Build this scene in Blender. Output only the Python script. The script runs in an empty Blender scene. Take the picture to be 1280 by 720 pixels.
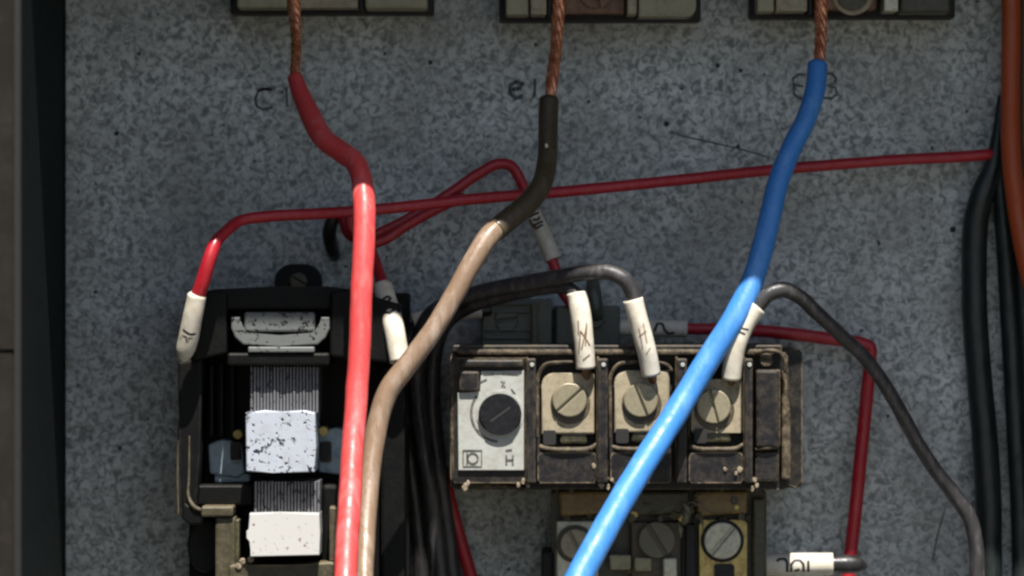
import bpy, bmesh, math, random
from mathutils import Vector, noise, Matrix

random.seed(7)
R = math.radians
S = 0.000175            # metres per unit; 1 unit = one photo pixel on the back panel
CAM = 6200.0            # camera distance from the panel in units
sc = bpy.context.scene
C = sc.collection

# ------------------------------------------------------------------ camera
cd = bpy.data.cameras.new('camera')
cam = bpy.data.objects.new('camera', cd); C.objects.link(cam)
cam.location = (0, -CAM * S, 0); cam.rotation_euler = (R(90), 0, 0)
cd.sensor_width = 36; cd.lens = 36 * CAM / 1280.0
cd.clip_start = 0.01; cd.clip_end = 500
cd.dof.use_dof = True; cd.dof.focus_distance = (CAM - 225) * S; cd.dof.aperture_fstop = 16.0
sc.camera = cam

# ------------------------------------------------------------------ world, sun, exposure
SUN_EL, SUN_AZ = 60.0, 9.0      # elevation; azimuth to the right of the camera's back
w = bpy.data.worlds.new('World'); sc.world = w; w.use_nodes = True
nt = w.node_tree; bg = nt.nodes['Background']; bg.inputs[1].default_value = 0.055
sky = nt.nodes.new('ShaderNodeTexSky'); sky.sky_type = 'NISHITA'; sky.sun_disc = False
sky.sun_elevation = R(SUN_EL); sky.sun_rotation = R(180 - SUN_AZ)
sky.air_density = 1.0; sky.dust_density = 1.2
nt.links.new(sky.outputs[0], bg.inputs[0])
sl = bpy.data.lights.new('sun', 'SUN'); sl.energy = 5.0; sl.angle = R(0.6); sl.color = (1.0, 0.95, 0.87)
sun = bpy.data.objects.new('sun', sl); C.objects.link(sun)
sd = Vector((math.sin(R(SUN_AZ)) * math.cos(R(SUN_EL)), -math.cos(R(SUN_AZ)) * math.cos(R(SUN_EL)), math.sin(R(SUN_EL))))
sun.rotation_euler = sd.to_track_quat('Z', 'Y').to_euler()
sun.location = (0.2, -1, 1.5)
sc.view_settings.view_transform = 'Standard'; sc.view_settings.look = 'None'
sc.view_settings.gamma = 1; sc.view_settings.exposure = 0.95
sc.view_settings.use_curve_mapping = False
sc.render.engine = 'CYCLES'
sc.cycles.max_bounces = 8; sc.cycles.diffuse_bounces = 5
sc.cycles.filter_width = 2.5

# ------------------------------------------------------------------ helpers
def W(x, y, z=0.0):
    """photo-plane position and height above the panel -> point in the place (metres)"""
    k = (1 - z / CAM) * S
    return Vector(((x - 640) * k, -z * S, (360 - y) * k))

class Mat:
    """small node builder"""
    def __init__(s, name, rough=0.5, metal=0.0, spec=0.5):
        s.m = bpy.data.materials.new(name); s.m.use_nodes = True
        s.n = s.m.node_tree.nodes; s.l = s.m.node_tree.links
        s.b = s.n['Principled BSDF']
        s.b.inputs['Roughness'].default_value = rough
        s.b.inputs['Metallic'].default_value = metal
        s.b.inputs['Specular IOR Level'].default_value = spec
        s.tc = s.n.new('ShaderNodeTexCoord')
        s.co = s.tc.outputs['Object']
    def noise(s, px, detail=3, rough=0.6, stretch=None, dist=0.0, off=0):
        t = s.n.new('ShaderNodeTexNoise'); t.inputs['Scale'].default_value = 1 / (px * S)
        t.inputs['Detail'].default_value = detail; t.inputs['Roughness'].default_value = rough
        t.inputs['Distortion'].default_value = dist
        mp = s.n.new('ShaderNodeMapping'); s.l.new(s.co, mp.inputs[0])
        if stretch: mp.inputs['Scale'].default_value = stretch
        mp.inputs['Location'].default_value = (off * S * 100, off * S * 37, off * S * 61)
        s.l.new(mp.outputs[0], t.inputs['Vector'])
        return t.outputs['Fac']
    def vor(s, px, feature='F1', out='Distance', stretch=None):
        t = s.n.new('ShaderNodeTexVoronoi'); t.inputs['Scale'].default_value = 1 / (px * S)
        t.feature = feature
        mp = s.n.new('ShaderNodeMapping'); s.l.new(s.co, mp.inputs[0])
        if stretch: mp.inputs['Scale'].default_value = stretch
        s.l.new(mp.outputs[0], t.inputs['Vector'])
        return t.outputs[out]
    def ramp(s, src, a, b):
        t = s.n.new('ShaderNodeMapRange'); t.inputs[1].default_value = a; t.inputs[2].default_value = b
        t.clamp = True; s.l.new(src, t.inputs[0]); return t.outputs[0]
    def math(s, op, a, b=0.0):
        t = s.n.new('ShaderNodeMath'); t.operation = op
        for i, v in enumerate((a, b)):
            if isinstance(v, (int, float)): t.inputs[i].default_value = v
            else: s.l.new(v, t.inputs[i])
        return t.outputs[0]
    def mix(s, fac, a, b):
        t = s.n.new('ShaderNodeMix'); t.data_type = 'RGBA'
        for i, v in ((0, fac), (6, a), (7, b)):
            if isinstance(v, (int, float)): t.inputs[i].default_value = v
            elif isinstance(v, tuple): t.inputs[i].default_value = (*v, 1)
            else: s.l.new(v, t.inputs[i])
        return t.outputs[2]
    def up(s):
        g = s.n.new('ShaderNodeNewGeometry'); x = s.n.new('ShaderNodeSeparateXYZ')
        s.l.new(g.outputs['Normal'], x.inputs[0]); return x.outputs['Z']
    def color(s, c):
        if isinstance(c, tuple): s.b.inputs['Base Color'].default_value = (*c, 1)
        else: s.l.new(c, s.b.inputs['Base Color'])
    def rough(s, r): s.l.new(r, s.b.inputs['Roughness'])
    def bump(s, h, strength=0.3, px=1.0):
        t = s.n.new('ShaderNodeBump'); t.inputs['Strength'].default_value = strength
        t.inputs['Distance'].default_value = px * S; s.l.new(h, t.inputs['Height'])
        s.l.new(t.outputs[0], s.b.inputs['Normal'])

M = {}
def dusty(name, base, dust, amount=0.5, rough=0.5, metal=0.0, px=14, off=0, upw=0.45, spec=0.5, edge=0.0, epx=4.0):
    m = Mat(name, rough, metal, spec)
    n1 = m.noise(px, 5, 0.7, off=off); n2 = m.noise(px * 0.22, 3, 0.6, off=off + 3)
    u = m.ramp(m.up(), 0.15, 0.9)
    f = m.math('ADD', m.math('MULTIPLY', m.ramp(n1, 0.42, 0.72), amount), m.math('MULTIPLY', u, upw))
    f = m.math('MULTIPLY', f, m.ramp(n2, 0.25, 0.62))
    if edge:
        # settled dirt and rubbing along the real edges (curvature from the Bevel node)
        bv = m.n.new('ShaderNodeBevel'); bv.samples = 6; bv.inputs['Radius'].default_value = epx * S
        g = m.n.new('ShaderNodeNewGeometry'); d = m.n.new('ShaderNodeVectorMath'); d.operation = 'DOT_PRODUCT'
        m.l.new(bv.outputs[0], d.inputs[0]); m.l.new(g.outputs['Normal'], d.inputs[1])
        e = m.ramp(m.math('SUBTRACT', 1.0, d.outputs['Value']), 0.01, 0.16)
        e = m.math('MULTIPLY', e, m.ramp(n1, 0.34, 0.56))
        f = m.math('ADD', f, m.math('MULTIPLY', e, edge))
    f = m.math('MINIMUM', f, 1.0)
    m.color(m.mix(f, base, dust))
    m.rough(m.ramp(f, -0.9, 1.1) if rough > 0.45 else m.ramp(f, -0.5, 1.2))
    m.bump(n2, 0.35, 1.0)
    M[name] = m.m; return m

# galvanised, speckled back panel
m = Mat('speckled_panel', 0.7, 0.0, 0.4)
n1 = m.noise(8.6, 2.0, 0.6, dist=0.9); n2 = m.noise(150, 3, 0.6); n3 = m.noise(16, 2, 0.5, off=4)
sp = m.noise(11, 1, 0.4, off=9)
f = m.ramp(m.math('ADD', m.math('MULTIPLY', n1, 0.92), m.math('MULTIPLY', n3, 0.08)), 0.36, 0.60)
col = m.mix(f, (0.165, 0.185, 0.190), (0.60, 0.635, 0.635))
col = m.mix(m.math('MULTIPLY', m.ramp(n2, 0.35, 0.65), 0.55), col, (0.20, 0.20, 0.18))
col = m.mix(m.ramp(sp, 0.77, 0.80), col, (0.015, 0.015, 0.015))
m.color(col); m.bump(n1, 0.5, 1.5); M['panel'] = m.m

def simple(name, c, rough=0.5, metal=0.0, var=0.35, px=12, bump=0.15, spec=0.5, off=0, c2=None):
    m = Mat(name, rough, metal, spec)
    n = m.noise(px, 4, 0.65, off=off)
    d = c2 if c2 else tuple(x * (1 - var) for x in c)
    m.color(m.mix(m.ramp(n, 0.35, 0.65), c, d))
    n2 = m.noise(px * 0.3, 2, 0.5, off=off + 1)
    m.rough(m.ramp(n2, -rough * 1.0 / max(0.05, 1) - 0.0, 1.5 if rough > .5 else 2.6 - 2 * rough) if False else m.math('ADD', m.math('MULTIPLY', n2, 0.25), rough - 0.12))
    m.bump(n2, bump, 0.8)
    M[name] = m.m; return m

def pvc(name, c, wear, amt, rough=0.42, off=0, px=30):
    """wire insulation: pvc with dull scuffs along the wire and fine grime"""
    m = Mat(name, rough, 0.0, 0.5)
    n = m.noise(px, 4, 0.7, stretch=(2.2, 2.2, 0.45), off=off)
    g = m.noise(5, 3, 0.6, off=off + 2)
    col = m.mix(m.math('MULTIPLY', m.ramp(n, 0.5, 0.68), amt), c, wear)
    col = m.mix(m.math('MULTIPLY', m.ramp(g, 0.55, 0.75), 0.35), col, tuple(x * 0.5 for x in c))
    m.color(col)
    k = m.noise(16, 3, 0.7, stretch=(1.5, 1.5, 0.6), off=off + 40)
    m.rough(m.math('ADD', m.math('MULTIPLY', m.ramp(k, 0.3, 0.7), 0.35), rough - 0.17))
    m.bump(m.math('ADD', m.math('MULTIPLY', g, 0.3), k), 0.35, 1.6); M[name] = m.m

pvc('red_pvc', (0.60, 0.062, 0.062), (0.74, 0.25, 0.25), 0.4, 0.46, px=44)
pvc('thin_red_pvc', (0.36, 0.012, 0.022), (0.40, 0.06, 0.06), 0.4, 0.42, off=5, px=20)
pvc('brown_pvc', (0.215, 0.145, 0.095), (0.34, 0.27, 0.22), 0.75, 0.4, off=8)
pvc('blue_pvc', (0.045, 0.215, 0.60), (0.14, 0.34, 0.68), 0.45, 0.46, off=11, px=44)
pvc('black_pvc', (0.017, 0.016, 0.017), (0.08, 0.07, 0.07), 0.5, 0.36, off=14, px=18)
pvc('dusty_black_pvc', (0.036, 0.034, 0.036), (0.12, 0.112, 0.112), 0.6, 0.38, off=33, px=18)
pvc('cable_pvc', (0.009, 0.014, 0.014), (0.03, 0.04, 0.04), 0.4, 0.42, off=19, px=18)
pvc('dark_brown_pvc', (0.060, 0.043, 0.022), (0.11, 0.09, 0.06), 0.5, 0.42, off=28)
pvc('orange_pvc', (0.36, 0.060, 0.014), (0.30, 0.08, 0.03), 0.5, 0.5, off=17)
simple('copper', (0.95, 0.42, 0.22), 0.28, 0.55, c2=(0.45, 0.12, 0.05), px=9, bump=0.3)
simple('cut_copper', (0.9, 0.55, 0.4), 0.3, 1.0, px=4)

m = Mat('marker_plastic', 0.55, 0, 0.4)
n = m.noise(13, 4, 0.7); g = m.noise(3.2, 3, 0.6, off=2)
col = m.mix(m.math('MULTIPLY', m.ramp(n, 0.42, 0.66), 0.55), (0.64, 0.60, 0.51), (0.40, 0.34, 0.25))
col = m.mix(m.math('MULTIPLY', m.ramp(g, 0.60, 0.72), 0.35), col, (0.22, 0.19, 0.16))
m.color(col); m.bump(g, 0.1, 0.6); M['marker'] = m.m
simple('ink', (0.02, 0.02, 0.022), 0.6, px=4)
m = Mat('faded_ink', 0.7, 0, 0.3); n = m.noise(4, 3, 0.7)
m.color(m.mix(m.ramp(n, 0.45, 0.62), (0.03, 0.032, 0.035), (0.15, 0.165, 0.17))); M['faded_ink'] = m.m
m = Mat('very_faded_ink', 0.7, 0, 0.3); n = m.noise(6, 3, 0.7)
m.color(m.mix(m.ramp(n, 0.40, 0.55), (0.05, 0.05, 0.055), (0.25, 0.265, 0.27))); M['very_faded_ink'] = m.m

simple('cabinet_paint', (0.009, 0.014, 0.015), 0.75, 0, px=30, c2=(0.006, 0.010, 0.010), bump=0.3, spec=0.1)
dusty('flange_paint', (0.016, 0.014, 0.012), (0.034, 0.029, 0.024), 0.6, 0.7, px=60, upw=0.2, spec=0.15)
simple('gasket', (0.010, 0.010, 0.010), 0.7, px=10)
dusty('black_housing', (0.005, 0.005, 0.0055), (0.20, 0.155, 0.10), 0.22, 0.5, px=16, upw=0.12, spec=0.3, edge=0.8)
dusty('contactor_housing', (0.0032, 0.0035, 0.0038), (0.045, 0.04, 0.03), 0.10, 0.55, px=20, off=2, upw=0.12, spec=0.16, edge=0.4)
dusty('dusty_edge', (0.035, 0.028, 0.02), (0.23, 0.18, 0.115), 0.9, 0.65, px=10, off=3, upw=0.1, spec=0.2)
dusty('rib_plastic', (0.007, 0.007, 0.009), (0.20, 0.155, 0.10), 0.22, 0.5, px=12, off=5, upw=0.10, spec=0.3, edge=0.9)
dusty('cream_clamp', (0.31, 0.265, 0.185), (0.12, 0.095, 0.055), 0.95, 0.5, px=11, off=6, upw=0.0)
dusty('steel_screw', (0.27, 0.24, 0.165), (0.12, 0.10, 0.06), 0.8, 0.42, 0.25, px=6, off=7, upw=0.0)
dusty('grey_screw', (0.48, 0.47, 0.38), (0.16, 0.14, 0.10), 0.7, 0.42, 0.3, px=7, off=8, upw=0.0)
dusty('olive_frame', (0.040, 0.035, 0.019), (0.25, 0.20, 0.12), 0.35, 0.5, px=13, off=9, upw=0.35, edge=0.5)
dusty('dark_olive', (0.022, 0.021, 0.012), (0.17, 0.15, 0.075), 0.6, 0.45, px=9, off=10, upw=0.45, edge=0.7)
dusty('amber', (0.13, 0.07, 0.014), (0.36, 0.30, 0.13), 0.7, 0.35, px=9, off=11, upw=0.4, edge=0.6)
dusty('brass', (0.55, 0.43, 0.14), (0.20, 0.09, 0.018), 1.0, 0.45, 0.1, px=10, off=12, upw=0.0)
dusty('beige_block', (0.27, 0.25, 0.16), (0.13, 0.125, 0.065), 0.7, 0.55, px=22, off=13, upw=0.1)
dusty('rust', (0.17, 0.085, 0.045), (0.05, 0.035, 0.02), 0.8, 0.7, px=8, off=14, upw=0.1)
dusty('blue_bobbin', (0.30, 0.40, 0.46), (0.07, 0.085, 0.09), 0.7, 0.5, px=14, off=15, upw=0.0)
dusty('teal_block', (0.05, 0.058, 0.05), (0.11, 0.115, 0.09), 0.6, 0.35, px=12, off=16, upw=0.35)
dusty('cobweb', (0.13, 0.12, 0.085), (0.08, 0.07, 0.05), 0.5, 0.8, px=6, off=17)
dusty('screw_grime', (0.05, 0.04, 0.024), (0.20, 0.16, 0.10), 0.6, 0.6, px=8, off=30, upw=0)
simple('knob', (0.006, 0.007, 0.009), 0.75, px=7, c2=(0.014, 0.014, 0.016), bump=0.3, spec=0.12)
simple('wax', (0.34, 0.28, 0.20), 0.5, px=4, c2=(0.07, 0.05, 0.03))

def chipped(name, base, chip, lo, grime, metal=0.3, off=0):
    m = Mat(name, 0.5, metal, 0.4)
    a = m.noise(7.0, 3, 0.65, off=off); b = m.noise(34, 2, 0.6, off=off + 5); g = m.noise(20, 4, 0.7, off=off + 2)
    f = m.ramp(m.math('ADD', m.math('MULTIPLY', a, 0.72), m.math('MULTIPLY', b, 0.28)), lo, lo + 0.04)
    col = m.mix(m.math('MULTIPLY', m.ramp(g, 0.5, 0.72), 0.4), base, grime)
    col = m.mix(f, col, chip); m.color(col)
    m.bump(m.math('SUBTRACT', 1.0, f), 0.5, 1.0); M[name] = m.m
chipped('chipped_white', (0.47, 0.51, 0.59), (0.03, 0.03, 0.05), 0.545, (0.30, 0.28, 0.28))
chipped('clean_white', (0.53, 0.53, 0.52), (0.22, 0.15, 0.12), 0.575, (0.55, 0.50, 0.46), 0.15, off=4)
chipped('chipped_grey', (0.135, 0.145, 0.145), (0.015, 0.015, 0.015), 0.55, (0.09, 0.09, 0.08), 0.2, off=9)
chipped('lamination', (0.16, 0.16, 0.175), (0.03, 0.03, 0.035), 0.57, (0.12, 0.12, 0.12), 0.4, off=12)
dusty('label_white', (0.36, 0.37, 0.35), (0.19, 0.175, 0.13), 0.7, 0.5, px=26, off=20, upw=0.0)
dusty('label_print', (0.05, 0.05, 0.045), (0.24, 0.23, 0.20), 0.9, 0.6, px=5, off=21, upw=0.0)
m = Mat('concrete_ground', 0.9); n = m.noise(6000, 5, 0.6)
m.color(m.mix(n, (0.085, 0.082, 0.066), (0.14, 0.13, 0.105))); M['ground'] = m.m

# ---- objects
def thing(name, label, cat, loc, group=None):
    o = bpy.data.objects.new(name, None); C.objects.link(o)
    o.empty_display_size = 0.005
    o.location = W(*loc); o['label'] = label; o['category'] = cat
    if group: o['group'] = group
    return o

def owner_loc(parent):
    v = Vector((0, 0, 0)); p = parent
    while p is not None: v = v + p.location; p = p.parent
    return v

def link(name, verts, faces, mat, parent=None, smooth=False, label=None, angle=None):
    off = owner_loc(parent)
    me = bpy.data.meshes.new(name)
    me.from_pydata([tuple(Vector(v) - off) for v in verts], [], faces)
    me.materials.append(M[mat])
    if smooth: me.polygons.foreach_set('use_smooth', [True] * len(me.polygons))
    me.update()
    o = bpy.data.objects.new(name, me); C.objects.link(o); o.parent = parent
    if label: o['label'] = label
    return o

def link_bm(name, bm, mat, parent=None, smooth=False):
    bmesh.ops.recalc_face_normals(bm, faces=bm.faces)
    bm.verts.ensure_lookup_table()
    vs = [v.co.copy() for v in bm.verts]
    for i, v in enumerate(bm.verts): v.index = i
    fs = [[v.index for v in f.verts] for f in bm.faces]
    bm.free()
    return link(name, vs, fs, mat, parent, smooth)

def struct(o): o['kind'] = 'structure'; return o

def jit(a): return random.uniform(-a, a)

def add_prism(bm, pts, z0, z1, bev=1.0, seg=2):
    """pts: outline in photo-plane coordinates at height z1 (front); extruded back to z0"""
    f = [bm.verts.new(W(x, y, z1)) for x, y in pts]
    k = []
    for v in f:
        c = v.co.copy(); c.y = -z0 * S; k.append(bm.verts.new(c))
    n = len(pts)
    top = bm.faces.new(f); sides = []
    for i in range(n):
        j = (i + 1) % n; sides.append(bm.faces.new((f[i], k[i], k[j], f[j])))
    bm.faces.new(k[::-1])
    if bev:
        edges = list(top.edges) + [e for s_ in sides for e in s_.edges if abs(e.verts[0].co.y - e.verts[1].co.y) > 1e-7]
        edges = list(dict.fromkeys(edges))
        if n > 8: edges = list(top.edges)
        try: bmesh.ops.bevel(bm, geom=edges, offset=bev * S, segments=seg, affect='EDGES', profile=0.5, clamp_overlap=True)
        except Exception: pass

def prism(name, pts, z0, z1, mat, parent=None, bev=1.0, seg=2, label=None):
    bm = bmesh.new(); add_prism(bm, pts, z0, z1, bev, seg)
    o = link_bm(name, bm, mat, parent)
    if label: o['label'] = label
    return o

def bx(name, x0, y0, x1, y1, z0, z1, mat, parent=None, bev=1.2, seg=2, j=0.0, label=None):
    pts = [(x0 + jit(j), y0 + jit(j)), (x1 + jit(j), y0 + jit(j)), (x1 + jit(j), y1 + jit(j)), (x0 + jit(j), y1 + jit(j))]
    return prism(name, pts, z0, z1, mat, parent, bev, seg, label)

def rrect(x0, y0, x1, y1, r, corners='tltrblbr', n=5):
    out = []
    for tag, cx, cy, a0 in (('tl', x0 + r, y0 + r, 180), ('tr', x1 - r, y0 + r, 270), ('br', x1 - r, y1 - r, 0), ('bl', x0 + r, y1 - r, 90)):
        if tag in [corners[i:i + 2] for i in range(0, len(corners), 2)]:
            for i in range(n + 1):
                a = R(a0 + 90 * i / n); out.append((cx + r * math.cos(a), cy + r * math.sin(a)))
        else:
            out.append({'tl': (x0, y0), 'tr': (x1, y0), 'br': (x1, y1), 'bl': (x0, y1)}[tag])
    return out

def circ(cx, cy, r, n=28, a0=0, ry=None):
    return [(cx + r * math.cos(2 * math.pi * i / n + a0), cy + (ry or r) * math.sin(2 * math.pi * i / n + a0)) for i in range(n)]

def slotted(name, cx, cy, r, z0, h, ang, mat, parent, sw=2.6, label=None):
    """screw head: two half discs either side of a real groove, over a disc"""
    bm = bmesh.new()
    add_prism(bm, circ(cx, cy, r * 0.97, 24), z0, z0 + h * 0.45, 0)
    for s in (1, -1):
        a_lim = math.asin(sw / 2 / r); pts = []
        for i in range(15):
            a = a_lim + (math.pi - 2 * a_lim) * i / 14
            u, v = r * math.cos(a), r * math.sin(a) * s
            ca, sa = math.cos(R(ang)), math.sin(R(ang))
            pts.append((cx + u * ca - v * sa, cy + u * sa + v * ca))
        add_prism(bm, pts, z0 + h * 0.3, z0 + h, min(h * 0.3, 1.6), 2)
    o = link_bm(name, bm, mat, parent)
    if label: o['label'] = label
    return o

def spline(pts, step=4.0):
    """centripetal-ish Catmull-Rom through (x,y,z,r)"""
    P = [Vector(p) for p in pts]
    P = [P[0] * 2 - P[1]] + P + [P[-1] * 2 - P[-2]]
    out = []
    for i in range(1, len(P) - 2):
        p0, p1, p2, p3 = P[i - 1], P[i], P[i + 1], P[i + 2]
        d = (p2 - p1).length; n = max(2, int(d / step))
        # tangents scaled to avoid overshoot at uneven spacing
        d0 = max((p1 - p0).length, 1e-3); d2 = max((p3 - p2).length, 1e-3)
        m1 = ((p1 - p0) / d0 * d + (p2 - p1)) * 0.5 * (2 * d / (d + d0)) ** 0.3
        m2 = ((p3 - p2) / d2 * d + (p2 - p1)) * 0.5 * (2 * d / (d + d2)) ** 0.3
        for k in range(n):
            t = k / n; t2 = t * t; t3 = t2 * t
            out.append(p1 * (2 * t3 - 3 * t2 + 1) + m1 * (t3 - 2 * t2 + t) + p2 * (3 * t2 - 2 * t3) + m2 * (t3 - t2))
    out.append(P[-2].copy()); return out

def world_path(pts, step=4.0):
    q = spline([p if len(p) == 4 else (*p, 8) for p in pts], step)
    return [W(p[0], p[1], p[2]) for p in q], [p[3] * S * (1 - p[2] / CAM) for p in q]

def tube(name, pts, mat, parent=None, step=4.0, seg=20, wob=0.0, strands=0, pitch=60, label=None, hollow=0.0, seed=0.0):
    c, r = world_path(pts, step)
    n = len(c); verts = []; faces = []
    t = [((c[min(i + 1, n - 1)] - c[max(i - 1, 0)]).normalized()) for i in range(n)]
    u = t[0].orthogonal().normalized(); dist = 0
    for i in range(n):
        if i: dist += (c[i] - c[i - 1]).length / S
        u = (u - t[i] * u.dot(t[i])).normalized(); v = t[i].cross(u)
        for k in range(seg):
            a = 2 * math.pi * k / seg
            rr = r[i]
            if wob: rr *= 1 + wob * noise.noise(Vector((c[i].x, c[i].y, c[i].z)) / (26 * S) + Vector((math.cos(a), math.sin(a), seed)) * 0.7)
            if strands:
                rr *= 1 - 0.22 * (1 - abs(math.sin(strands * 0.5 * (a + 2 * math.pi * dist / pitch / 1.0))))
            verts.append(c[i] + (u * math.cos(a) + v * math.sin(a)) * rr)
    for i in range(n - 1):
        for k in range(seg):
            k2 = (k + 1) % seg
            faces.append((i * seg + k, i * seg + k2, (i + 1) * seg + k2, (i + 1) * seg + k))
    if hollow:
        for end, i, d in ((0, 0, 1), (1, n - 1, -1)):
            base = len(verts)
            for k in range(seg): verts.append(c[i] + (verts[i * seg + k] - c[i]) * hollow)
            deep = len(verts)
            for k in range(seg): verts.append(verts[base + k] + t[i] * d * 3 * S)
            for k in range(seg):
                k2 = (k + 1) % seg
                q1 = (i * seg + k, base + k, base + k2, i * seg + k2); q2 = (base + k, deep + k, deep + k2, base + k2)
                faces.append(q1 if end == 0 else q1[::-1]); faces.append(q2 if end == 0 else q2[::-1])
    else:
        for i, d in ((0, -1), (n - 1, 1)):
            # rounded end: one inset ring and a cap
            base = len(verts)
            for k in range(seg): verts.append(c[i] + (verts[i * seg + k] - c[i]) * 0.75 + t[i] * d * r[i] * 0.22)
            for k in range(seg):
                k2 = (k + 1) % seg
                q = (i * seg + k, base + k, base + k2, i * seg + k2); faces.append(q if d < 0 else q[::-1])
            ring = [base + k for k in range(seg)]
            faces.append(ring[::-1] if d < 0 else ring)
    o = link(name, verts, faces, mat, parent, True, label)
    return o

def sub(pts, a, b, step=3.0):
    """cut the piece a..b (by y or index fraction) out of a spline, as (x,y,z,r)"""
    q = spline([p if len(p) == 4 else (*p, 8) for p in pts], step)
    i0, i1 = int(a * (len(q) - 1)), int(b * (len(q) - 1))
    return [tuple(v) for v in q[i0:i1 + 1]]

def glyphs_on_tube(name, pts, r, strokes, mat, parent, start=0.0, wd=1.5):
    """strokes: polylines of (along, across) in units, wrapped round the tube's front"""
    c, _ = world_path([(p[0], p[1], p[2], r) for p in pts], 2.0)
    cum = [0.0]
    for i in range(1, len(c)): cum.append(cum[-1] + (c[i] - c[i - 1]).length / S)
    def at(s, b):
        s = min(max(s, 0.01), cum[-1] - 0.01)
        i = next(k for k in range(1, len(cum)) if cum[k] >= s)
        f = (s - cum[i - 1]) / (cum[i] - cum[i - 1]); p = c[i - 1].lerp(c[i], f)
        t = (c[min(i + 1, len(c) - 1)] - c[max(i - 2, 0)]).normalized()
        fr = Vector((0, -1, 0)); fr = (fr - t * fr.dot(t)).normalized(); sd_ = t.cross(fr)
        rr = (r * (1 - pts[0][2] / CAM) * 1.0 + 0.35) * S; a = b / r
        return p + (fr * math.cos(a) + sd_ * math.sin(a)) * rr
    verts, faces = [], []
    for st in strokes:
        dense = []
        for (a0, b0), (a1, b1) in zip(st, st[1:]):
            L = math.hypot(a1 - a0, b1 - b0); n = max(1, int(L / 1.2))
            for k in range(n): dense.append((a0 + (a1 - a0) * k / n, b0 + (b1 - b0) * k / n))
        dense.append(st[-1])
        for i, (a, b) in enumerate(dense):
            p, q = dense[max(i - 1, 0)], dense[min(i + 1, len(dense) - 1)]
            L = math.hypot(q[0] - p[0], q[1] - p[1]) or 1; nx, ny = -(q[1] - p[1]) / L, (q[0] - p[0]) / L
            base = len(verts)
            verts += [at(start + a + nx * wd / 2, b + ny * wd / 2), at(start + a - nx * wd / 2, b - ny * wd / 2)]
            if i: faces.append((base - 2, base - 1, base + 1, base))
    return link(name, verts, faces, mat, parent)

def flat_print(name, strokes, z, wd, mat, parent):
    """flat ink lines on a face at height z"""
    verts, faces = [], []
    for st in strokes:
        for i, (x, y) in enumerate(st):
            p, q = st[max(i - 1, 0)], st[min(i + 1, len(st) - 1)]
            L = math.hypot(q[0] - p[0], q[1] - p[1]) or 1; nx, ny = -(q[1] - p[1]) / L, (q[0] - p[0]) / L
            b = len(verts)
            verts += [W(x + nx * wd / 2, y + ny * wd / 2, z), W(x - nx * wd / 2, y - ny * wd / 2, z)]
            if i: faces.append((b - 2, b - 1, b + 1, b))
    return link(name, verts, faces, mat, parent)

def arc(cx, cy, r, a0, a1, n=14, ry=None):
    return [(cx + r * math.cos(R(a0 + (a1 - a0) * i / n)), cy + (ry or r) * math.sin(R(a0 + (a1 - a0) * i / n))) for i in range(n + 1)]

# ================================================================== the cabinet
g = link('ground', [(-30, -30, -1.3), (30, -30, -1.3), (30, 30, -1.3), (-30, 30, -1.3)], [(0, 1, 2, 3)], 'ground'); struct(g)
def wbox(name, x0, x1, u0, u1, z0, z1, mat, bev=1.5):
    """world-aligned box: x, up, height above panel, all in units"""
    bm = bmesh.new(); bmesh.ops.create_cube(bm, size=1)
    for v in bm.verts:
        v.co = Vector(((x0 + x1) / 2 + v.co.x * (x1 - x0), -((z0 + z1) / 2 + v.co.z * (z1 - z0)), (u0 + u1) / 2 + v.co.y * (u1 - u0))) * S
    if bev: bmesh.ops.bevel(bm, geom=list(bm.edges), offset=bev * S, segments=2, affect='EDGES')
    return link_bm(name, bm, mat)
LIP = 600
panel = struct(wbox('back_panel', -558, 1050, -1100, 600, -12, 0, 'panel'))
struct(wbox('cabinet_back', -700, 1150, -1200, 700, -60, -40, 'cabinet_paint'))
struct(wbox('cabinet_wall_left', -574, -560, -1200, 651, -40, LIP - 14, 'cabinet_paint'))
struct(wbox('cabinet_wall_right', 1060, 1073, -1200, 651, -40, LIP, 'cabinet_paint'))
struct(wbox('cabinet_wall_top', -700, 1150, 652, 666, -40, LIP, 'cabinet_paint'))
struct(wbox('cabinet_wall_bottom', -700, 1150, -1216, -1202, -40, LIP, 'cabinet_paint'))
gk = struct(wbox('door_gasket', -562, -555, -1200, 651, LIP - 13.8, LIP + 2, 'gasket', 1))
# front flange, two lengths with a joint between them
def flange(u0, u1):
    f = struct(wbox('front_flange', -640, -562.5, u0, u1, LIP - 13, LIP, 'flange_paint', 2)); return f
jy = (360 - 440) * (1 - LIP / CAM)
struct(wbox('added_cabinet_door', -665, -652, -1200, 651, LIP + 4, 2300, 'cabinet_paint', 2))  # unseen open door, added to block sky and darken the panel's left side
flange(jy + 1.2, 651); flange(-1200, jy - 1.2)

# printed marks, scratches and a small hole on the panel
flat_print('printed_mark', [[(340, 113), (331, 111), (323, 114), (319, 123), (321, 133), (329, 137), (341, 134)], [(322, 112), (345, 110)]], 0.6, 3.4, 'faded_ink', panel)
flat_print('printed_mark', [[(352, 117), (358, 109), (359, 134)]], 0.6, 3.0, 'faded_ink', panel)
flat_print('printed_mark', [[(655, 106), (646, 102), (638, 106), (637, 116), (644, 123), (654, 120)], [(640, 112), (652, 110)]], 0.6, 5.5, 'faded_ink', panel)
flat_print('printed_mark', [[(669, 98), (668, 122)]], 0.6, 3.2, 'faded_ink', panel)
flat_print('printed_mark', [[(1008, 93), (998, 93), (991, 98), (992, 106), (1004, 108)], [(993, 108), (992, 117), (999, 123), (1010, 122)]], 0.6, 3.2, 'faded_ink', panel)
flat_print('printed_mark', [[(1026, 92), (1040, 92), (1045, 98), (1043, 105), (1031, 107), (1044, 109), (1046, 117), (1040, 123), (1024, 122)]], 0.6, 3.2, 'faded_ink', panel)
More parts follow.
